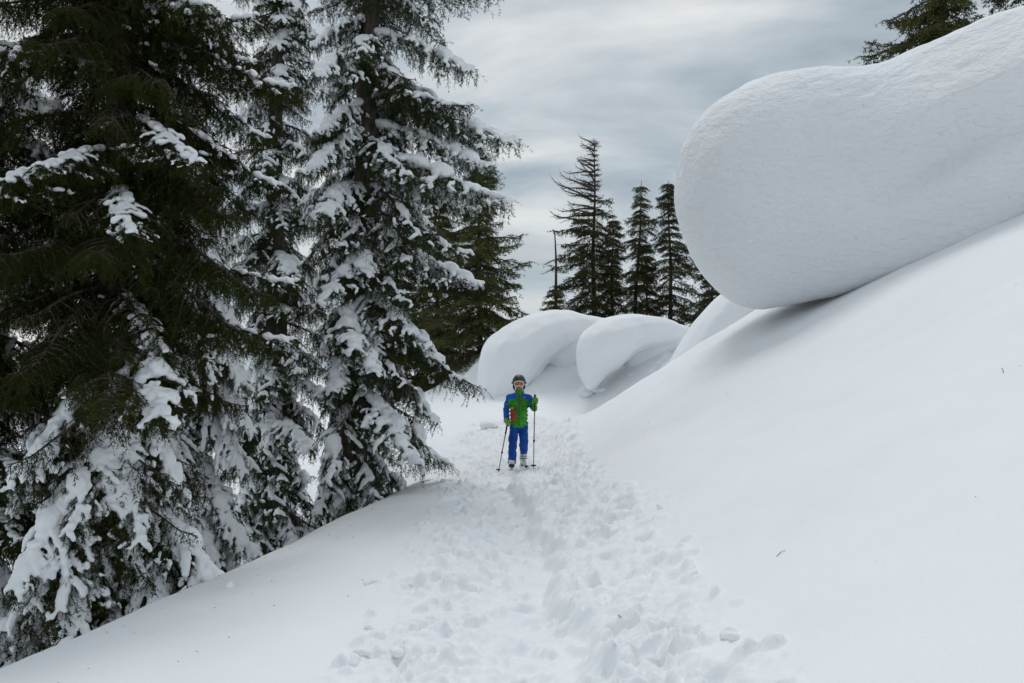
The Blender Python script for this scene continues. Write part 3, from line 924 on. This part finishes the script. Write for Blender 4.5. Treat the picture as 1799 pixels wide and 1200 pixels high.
L_ARM = [(-.150, 0, 1.090, .058), (-.205, .035, .905, .052), (-.192, -.06, .745, .044)]
R_ARM = [(.150, 0, 1.090, .058), (.232, .01, .925, .054), (.243, -.165, 1.030, .044)]
L_LEG = [(-.070, 0, .66, .078), (-.100, -.14, .41, .070), (-.112, -.17, .13, .064)]
R_LEG = [(.068, 0, .66, .078), (.078, -.04, .42, .072), (.070, .17, .21, .064)]
# the body itself, one continuous skin under the clothes
g = Geo()
chain(g, [(0, 0, .66, .10), (0, .005, .85, .095), (0, .01, 1.06, .10), (0, 0, 1.16, .05), (0, -.01, 1.24, .045)], 8)
for P_ in (L_ARM, R_ARM): chain(g, [(a, b, c, r * .72) for a, b, c, r in P_])
for P_ in (L_LEG, R_LEG): chain(g, [(a, b, c, r * .72) for a, b, c, r in P_])
g.add(*ball((0, -.015, 1.325), (.076, .092, .108)))         # skull
g.add(*ball((0, -.055, 1.262), (.050, .050, .045)))         # jaw and chin
g.add(*ball((0, -.115, 1.292), (.013, .018, .018)))         # nose
for s in (-1, 1):
    g.add(*ball((s * .035, -.085, 1.285), (.025, .022, .022)))   # cheeks
    g.add(*ball((s * .078, .0, 1.31), (.012, .02, .028)))        # ears
body = link('body', finish(remeshed(g, 0.008, 3), [M_SKIN]), person)
g = Geo(); g.add(*ball((0, -.103, 1.258), (.021, .008, .0055))); g.add(*ball((0, -.102, 1.250), (.017, .009, .006)))
link('mouth', finish(remeshed(g, 0.003, 1), [M_LIP]), body)

# jacket
g = Geo()
for z, rx, ry in ((.59, .158, .124), (.62, .156, .122), (.645, .154, .120), (.70, .150, .118), (.76, .148, .116), (.82, .148, .115), (.88, .150, .115), (.94, .155, .117), (1.0, .158, .118), (1.05, .158, .115), (1.09, .152, .105), (1.125, .128, .085)):
    g.add(*ball((0, .005, z), (rx, ry, .05)))
chain(g, [(-.07, 0, 1.118, .05), L_ARM[0]]); chain(g, [(.07, 0, 1.118, .05), R_ARM[0]])
chain(g, L_ARM, 10); chain(g, R_ARM, 10)
chain(g, [(0, -.005, 1.12, .075), (0, -.012, 1.195, .066)], 5)
jm = remeshed(g, 0.0085, 3)
bm = bmesh.new(); bm.from_mesh(jm)
bmesh.ops.delete(bm, geom=[v for v in bm.verts if v.co.z < .628 and abs(v.co.x) < .19], context='VERTS'); bm.to_mesh(jm); bm.free()
jm = finish(jm, [M_GREEN, M_BLUE], 0.008, 3, 10)
cen = np.empty(len(jm.polygons) * 3, np.float32); jm.polygons.foreach_get('center', cen); cx_, cy_, cz_ = cen.reshape(-1, 3).T
yoke = (cz_ > 1.075 - 0.10 * np.clip(np.abs(cx_) - .1, 0, 1)) & (cz_ < 1.165) & (np.abs(cx_) > .040)
sleeve_l = (cx_ < -.165) & ~((cz_ > .985) & (cz_ < 1.005))
sleeve_r = (cx_ > .150) & (cz_ > 1.03) & (cy_ > -.09)
sidep = (cx_ > .128) & (cz_ < .97) & (cx_ < .19)
jm.polygons.foreach_set('material_index', (yoke | sleeve_l | sleeve_r | sidep | (cy_ > .06) & (cz_ > .95)).astype(np.int32))
jacket = link('jacket', jm, person)
V, F = tube([(.0, -.132, .66), (.0, -.130, .80), (.0, -.132, .98), (0, -.118, 1.09), (0, -.092, 1.165)], [.004] * 5, 5)
link('zip', mesh_np('zip', V, F, [M_BLACK]), jacket)
for s in (-1, 1):
    V, F = tube([(s * .052, -.127, .99), (s * .060, -.124, .93), (s * .066, -.124, .89)], [.004, .0045, .003], 5)
    link('pocket_zip', mesh_np('pocket_zip', V, F, [M_BLACK]), jacket)
g = Geo(); g.add(*ball((.078, -.108, 1.103), (.009, .004, .007)))
link('chest_emblem', finish(remeshed(g, .002, 0), [M_WHITE]), jacket)

# trousers
g = Geo()
for z, rx in ((.62, .118), (.66, .124), (.70, .124)):
    g.add(*ball((0, .005, z), (rx, .105, .06)))
for P_ in (L_LEG, R_LEG):
    chain(g, P_, 12)
chain(g, [(-.112, -.17, .15, .068), (-.114, -.175, .105, .070)], 4)
tm_ = finish(remeshed(g, 0.0085, 3), [M_NAVY], 0.011, 8, 11)
trousers = link('trousers', tm_, person)

# helmet, goggles
bm = bmesh.new(); bmesh.ops.create_uvsphere(bm, u_segments=40, v_segments=28, radius=1.0)
for v in bm.verts:
    v.co = Vector((v.co.x * .104, v.co.y * .122 + .0, v.co.z * .112 + 1.345))
bmesh.ops.delete(bm, geom=[v for v in bm.verts if (v.co.z < 1.338 and v.co.y < -.035) or v.co.z < 1.262 or (v.co.z < 1.30 and v.co.y < -.005)], context='VERTS')
hm = bpy.data.meshes.new('helmet'); bm.to_mesh(hm); bm.free(); hm.materials.append(M_HELM)
hm.polygons.foreach_set('use_smooth', np.ones(len(hm.polygons), bool))
helmet = link('helmet', hm, person); sm = helmet.modifiers.new('thickness', 'SOLIDIFY'); sm.thickness = 0.012
for s in (-1, 1):
    g = Geo(); g.add(*ball((s * .083, -.01, 1.27), (.018, .042, .045))); g.add(*ball((s * .072, -.035, 1.235), (.012, .02, .03)))
    link('ear_pad', finish(remeshed(g, .006, 2), [M_BLACK]), helmet)
for s in (-1, 0, 1):
    V, F = tube([(s * .045, -.085, 1.415 - abs(s) * .012), (s * .05, -.03, 1.452 - abs(s) * .012), (s * .048, .03, 1.455 - abs(s) * .012)], [.006, .007, .005], 6)
    link('vent', mesh_np('vent', V, F, [M_BLACK]), helmet)
th = np.linspace(0, 2 * math.pi, 49)
def gog(th, k=1.0):
    x = .076 * k * np.sign(np.cos(th)) * np.abs(np.cos(th)) ** 0.75
    z = .042 * k * np.sign(np.sin(th)) * np.abs(np.sin(th)) ** 0.75
    z = z + np.where(np.sin(th) < 0, 0.016 * np.exp(-(x / .02) ** 2), 0)
    y = -.128 + 5.2 * x ** 2
    return np.stack([x, y, z + 1.312], -1)
goggles = link('goggles', mesh_np('goggles', *tube(gog(th), np.full(49, .0085), 6, False), [M_WHITE]), person)
ring = gog(th[:-1], 0.95); rings = [np.array([[0, -.132, 1.313]])]
for k in (0.5, 0.95):
    q = gog(th[:-1], k); q[:, 1] -= .003 * (1 - k) + .002; rings.append(q)
Vl = np.concatenate(rings); Fl = []
for j in range(48):
    a, b = 1 + j, 1 + (j + 1) % 48
    Fl += [(0, a, b), (a, a + 48, b + 48), (a, b + 48, b)]
link('lens', mesh_np('lens', Vl, np.array(Fl), [M_LENS]), goggles)
tb = np.linspace(R(-38), R(218), 40)
V, F = tube(np.stack([.114 * np.cos(tb), .131 * np.sin(tb), 1.325 + .012 * np.sin(tb)], -1), np.full(40, .009), 5)
link('goggle_strap', mesh_np('goggle_strap', V, F, [M_BLACK]), goggles)

# gloves: palm, four bent fingers of unequal length and a thumb closed on the pole (pole along local Z through the origin)
def glove_mesh(mirror=1):
    g = Geo()
    g.add(*ball((.034 * mirror, .012, 0), (.022, .034, .042)))
    for k, (z, ln) in enumerate(((.034, 1.0), (.013, 1.1), (-.009, 1.05), (-.030, .85))):
        pts = []
        for t in np.linspace(0, 1, 12):
            a = R(60 - 225 * t * ln)
            rr = .030 - .003 * t
            pts.append((rr * math.cos(a) * mirror + .002 * mirror, rr * math.sin(a) * 1.0, z - .004 * t))
        for i, p in enumerate(pts):
            g.add(*ball(p, .0125 - .002 * i / 11))
    for t in np.linspace(0, 1, 10):      # thumb leaves the side of the palm and closes over
        a = R(120 + 110 * t)
        g.add(*ball(((.034 - .006 * t) * math.cos(a) * mirror + .012 * (1 - t) * mirror, (.034 - .004 * t) * math.sin(a), .044 - .010 * t), .0135 - .002 * t))
    g.add(*ball((.018 * mirror, .035, .038), .016))
    return g
def glove(loc, rot, wrist, mirror):
    g = glove_mesh(mirror)
    A = np.array(rot.to_matrix())
    g.v = [v @ A.T + np.array(loc) for v in g.v]
    base = np.array(loc) + A @ np.array((.036 * mirror, .03, 0))
    w = np.array(wrist)
    for t in np.linspace(0, 1, 8):
        c = base + (w - base) * t
        g.add(*ball(c, .030 + .022 * t))
    o = link('glove', finish(remeshed(g, .0048, 2), [M_GLOVE], .002, 4, 40), person)
    return o
# poles (things of their own, held in the hands)
def pole(top, tip, label):
    top, tip = np.array(top), np.array(tip)
    d = tip - top; L = np.linalg.norm(d); d /= L
    root = tag(empty('ski_pole', Vector(tip) + Vector((PX, PY, PZ))), label, 'ski pole', 'the pair of ski poles')
    def part(n, a, b, r0, r1, m, k=10):
        pts = np.array([top + d * (a + (b - a) * t) for t in np.linspace(0, 1, 6)]) - tip
        V, F = tube(pts, np.linspace(r0, r1, 6), k); return link(n, mesh_np(n, V, F, [m]), root)
    gp = part('grip', 0.012, 0.25, .0145, .0125, M_BLACK)
    V, F = ball(top - tip + d * .006, (.021, .021, .012)); link('grip_cap', mesh_np('grip_cap', V, F, [M_BLACK]), root)
    part('upper_shaft', 0.25, L * .62, .0095, .0095, M_SHAFT)
    part('lock_clamp', L * .60, L * .635, .015, .015, M_BLACK)
    part('lower_shaft', L * .62, L - .04, .0078, .0065, M_STEEL)
    part('tip', L - .045, L + .02, .006, .003, M_BLACK)
    e = frame_from(d); bp = top + d * (L - .06) - tip
    g = Geo()
    for i in range(2):
        ring = np.array([bp + .042 * (1 - .45 * i) * (math.cos(a) * e[:, 1] + math.sin(a) * e[:, 2]) - d * .008 * i for a in np.linspace(0, 2 * math.pi, 21)])
        g.add(*tube(ring, np.full(21, .006), 5, False))
    for k in range(4):
        a = k * math.pi / 2
        g.add(*tube([bp - d * .01, bp + .042 * (math.cos(a) * e[:, 1] + math.sin(a) * e[:, 2])], [.006, .005], 5))
    link('basket', g.mesh('basket', [M_BLACK]), root)
    ws = np.array([top - tip + d * .02 + np.array((.02 * math.sin(t * 6.28), -.012 + .02 * math.cos(t * 6.28) - .01, -.10 * math.sin(t * math.pi))) for t in np.linspace(0, 1, 16)])
    link('wrist_strap', mesh_np('wrist_strap', *tube(ws, np.full(16, .004), 4), [M_BLACK]), root)
    return root
r_hand = np.array((.243, -.222, 1.062)); l_hand = np.array((-.180, -.105, .700))
r_tip = np.array((.222, -.14, 0.0)); r_tip[2] = ground_at(PX + r_tip[0], PY + r_tip[1]) - PZ - .01
l_tip = np.array((-.325, -.26, 0.0)); l_tip[2] = ground_at(PX + l_tip[0], PY + l_tip[1]) - PZ - .01
def extend(tip, hand, up):
    d = hand - tip; d /= np.linalg.norm(d); return hand + d * up
pole(extend(r_tip, r_hand, .085), r_tip, 'trekking ski pole standing upright in the raised gloved hand')
pole(extend(l_tip, l_hand, .075), l_tip, 'slanting ski pole in the lowered gloved hand, leaning out to the left')
def rot_along(tip, hand):
    return Vector(hand - tip).to_track_quat('Z', 'Y')
glove(r_hand, rot_along(r_tip, r_hand), R_ARM[2][:3], 1)
glove(l_hand, rot_along(l_tip, l_hand), L_ARM[2][:3], -1)

# boots
def boot(ankle, heel, toe, label=None):
    ankle, heel, toe = map(np.array, (ankle, heel, toe))
    g = Geo()
    chain(g, [(*ankle, .060), (*(heel + np.array((0, -.02, .045))), .050)], 6)
    chain(g, [(*(heel + np.array((0, -.02, .035))), .046), (*((heel + toe) / 2 + np.array((0, 0, .040))), .046), (*(toe + np.array((0, .04, .022))), .038)], 7)
    b = link('boot', finish(remeshed(g, .007, 2), [M_WHITE]), person)
    g = Geo(); d = toe - heel
    for t in np.linspace(0, 1.0, 14):
        c = heel + d * t; w = .040 + .012 * math.sin(t * 2.6)
        g.add(*ball(c + np.array((0, 0, -.004)), (w, .035, .017)))
    link('sole', finish(remeshed(g, .006, 1), [M_BLACK]), b)
    for k, t in enumerate((.15, .5)):
        c = ankle * (1 - t) + (heel + d * .45 + np.array((0, 0, .05))) * t
        e = np.array([c + np.array((.058 * math.cos(a), -.062 * math.sin(a) , .0)) for a in np.linspace(0.1, math.pi - .1, 12)])
        link('buckle', mesh_np('buckle', *tube(e, np.full(12, .006), 5), [M_BLACK if k else M_STEEL]), b)
    return b
boot((-.114, -.185, .115), (-.114, -.17, .030), (-.118, -.395, .085))
zr_ = ground_at(PX + .075, PY + .1) - PZ
boot((.072, .165, max(.18, zr_ + .15)), (.060, .22, max(.05, zr_ + .04)), (.095, -.01, max(.02, zr_ + .01)))

# red bottle hanging from a shoulder strap
bt = tag(empty('drink_bottle', (PX - .088, PY - .165, PZ + .735)), 'red drink bottle hanging on a strap across the green jacket', 'bottle')
tl = np.array((-.012, 0, 1.0)) ; 
prof = [(0, .030), (.006, .036), (.04, .038), (.12, .038), (.165, .037), (.182, .030), (.19, .020)]
V, F = tube([(-.02 * z / .19, .0, z) for z, r in prof], [r for z, r in prof], 18)
link('sleeve', mesh_np('sleeve', V, F, [M_RED]), bt)
V, F = tube([(-.02, 0, .188), (-.021, 0, .205), (-.021, 0, .212)], [.019, .019, .014], 14)
link('cap', mesh_np('cap', V, F, [M_YELLOW]), bt)
strap = np.array([(.075, .0, 1.192), (.066, -.075, 1.165), (.052, -.118, 1.10), (.030, -.138, 1.02), (.0, -.142, .95), (-.03, -.150, .90), (-.055, -.168, .86), (-.065, -.17, .80)]) - np.array((-.088, -.165, .735))
g = Geo(); tt = np.linspace(0, 7, 30); sr = np.stack([np.interp(tt, range(8), strap[:, k]) for k in range(3)], -1)
g.add(*tube(sr, np.full(30, .0085), 5))
link('shoulder_strap', g.mesh('shoulder_strap', [M_STRAP]), bt)

# ------------------------------------------------------------------ loose snow and litter on the slopes
M_CLOD = noise_into(mat('clod_snow', (0.86, 0.88, 0.9), 0.8, 0.1), (0.85, 0.87, 0.89), (0.88, 0.892, 0.905), 3, 3)
def clod_mesh(seed):
    g = Geo(); rs = np.random.default_rng(seed)
    for k in range(5):
        g.add(*ball(rs.normal(0, .35, 3) * (1, 1, .5), rs.uniform(.45, .8, 3)))
    me = remeshed(g, 0.12, 2)
    co, no = mesh_co(me), mesh_no(me); x, y, z = co.T
    set_co(me, co + no * (.10 * fbm(x * 1.6, y * 1.6, z * 1.6, 2, seed))[:, None])
    me.materials.append(M_CLOD); me.polygons.foreach_set('use_smooth', np.ones(len(me.polygons), bool))
    return me
CM = [clod_mesh(s) for s in (1, 2, 3, 4)]
def on_ground(px, py):
    """where the view ray through a pixel first meets the snow"""
    Y = 3.0
    while Y < 34:
        p = at(px, py, Y)
        if p.z <= ground_at(p.x, p.y): return p
        Y += 0.02
    return None
CL = [(655, 1025, .05, 'upper of the clods lying left of the track on the shoulder'), (722, 1030, .045, 'clod on the left rim of the churned track, level with the shoulder clods'),
      (648, 1106, .04, 'middle clod of those lying left of the track'), (622, 1166, .065, 'biggest near clod at the lower left of the track'), (640, 1150, .045, 'clod touching the biggest near one at its upper side'),
      (700, 1150, .055, 'near clod half sunk in the left rim of the track'), (1160, 893, .045, 'lone clod on the smooth slope right of the track, highest there'), (1218, 1012, .05, 'lone clod at the right rim of the churned snow'),
      (402, 1032, .055, 'clod on the edge of the left shoulder under the spruces'), (862, 752, .22, 'rounded snow lump on the smooth bank just left of the skier'),
      (893, 745, .11, 'small snow lump half hidden by the skier at hip height'), (1028, 692, .26, 'larger slab of fallen snow under the curled cornice'), (1052, 688, .2, 'smaller slab of fallen snow at the right of the larger one'),
      (1108, 660, .08, 'clod by the old prints that climb to the right'), (1284, 1118, .055, 'nearest clod right of the track, low in the picture')]
for i, (px, py, r, lab) in enumerate(CL):
    p = on_ground(px, py)
    if p is None: continue
    big = r > .15
    o = link('snow_clod', CM[i % 4], None, (p.x, p.y, p.z + r * .16)); o.scale = (r * (1.4 if big else .9), r * .9, r * .72); o.rotation_euler = (0, 0, i * 1.3)
    tag(o, lab, 'snow clod', 'loose snow clods')
for i, (px, py) in enumerate(((1372, 973), (1762, 652), (1092, 1087))):
    p = on_ground(px, py)
    if p is None: continue
    rs = np.random.default_rng(40 + i); g = Geo()
    q = np.array([(t * .05, .008 * math.sin(t * 3), .006 + .012 * t * (1 - t)) for t in np.linspace(-1, 1, 6)]); g.add(*tube(q, np.linspace(.003, .0015, 6), 5), 0)
    V, F = needles([(q[k], q[k + 1]) for k in range(1, 5)], rs, 260, .014, .003); g.add(V, F, 1)
    o = link('spruce_twig', g.mesh('spruce_twig', [M_BARK, M_NEEDLE_OLIVE], False), None, (p.x, p.y, p.z + .004)); o.rotation_euler = (0, R(-20), i * 1.1); o.scale = (.6, .6, .6)
    tag(o, ('broken spruce twig lying on the smooth slope right of the track', 'tiny twig fallen high on the slope at the right edge', 'tiny twig in the churned snow right of the track')[i], 'twig', 'fallen twigs')

# scattered needles and bark crumbs blown onto the snow: nobody could count them
rs = np.random.default_rng(77); g = Geo()
for i in range(200):
    if i < 120: y = rs.uniform(5, 16); x = crest_x(y) + abs(rs.normal(0.1, 0.8))
    else: y = rs.uniform(4.5, 18); x = rs.uniform(-1.5, 6)
    p = np.array([x, y, ground_at(x, y) + .004]); a = rs.random() * 6.28; l = rs.uniform(.003, .010); w = rs.uniform(.001, .0026)
    d = np.array([math.cos(a), math.sin(a), rs.normal(0, .15)]) * l
    g.add(*tube([p - d, p, p + d], [w * .5, w, w * .5], 4))
tag(link('needle_litter', g.mesh('needle_litter', [M_BARK])), 'scattered dark needles and bark crumbs on the snow', 'needle litter', kind='stuff')
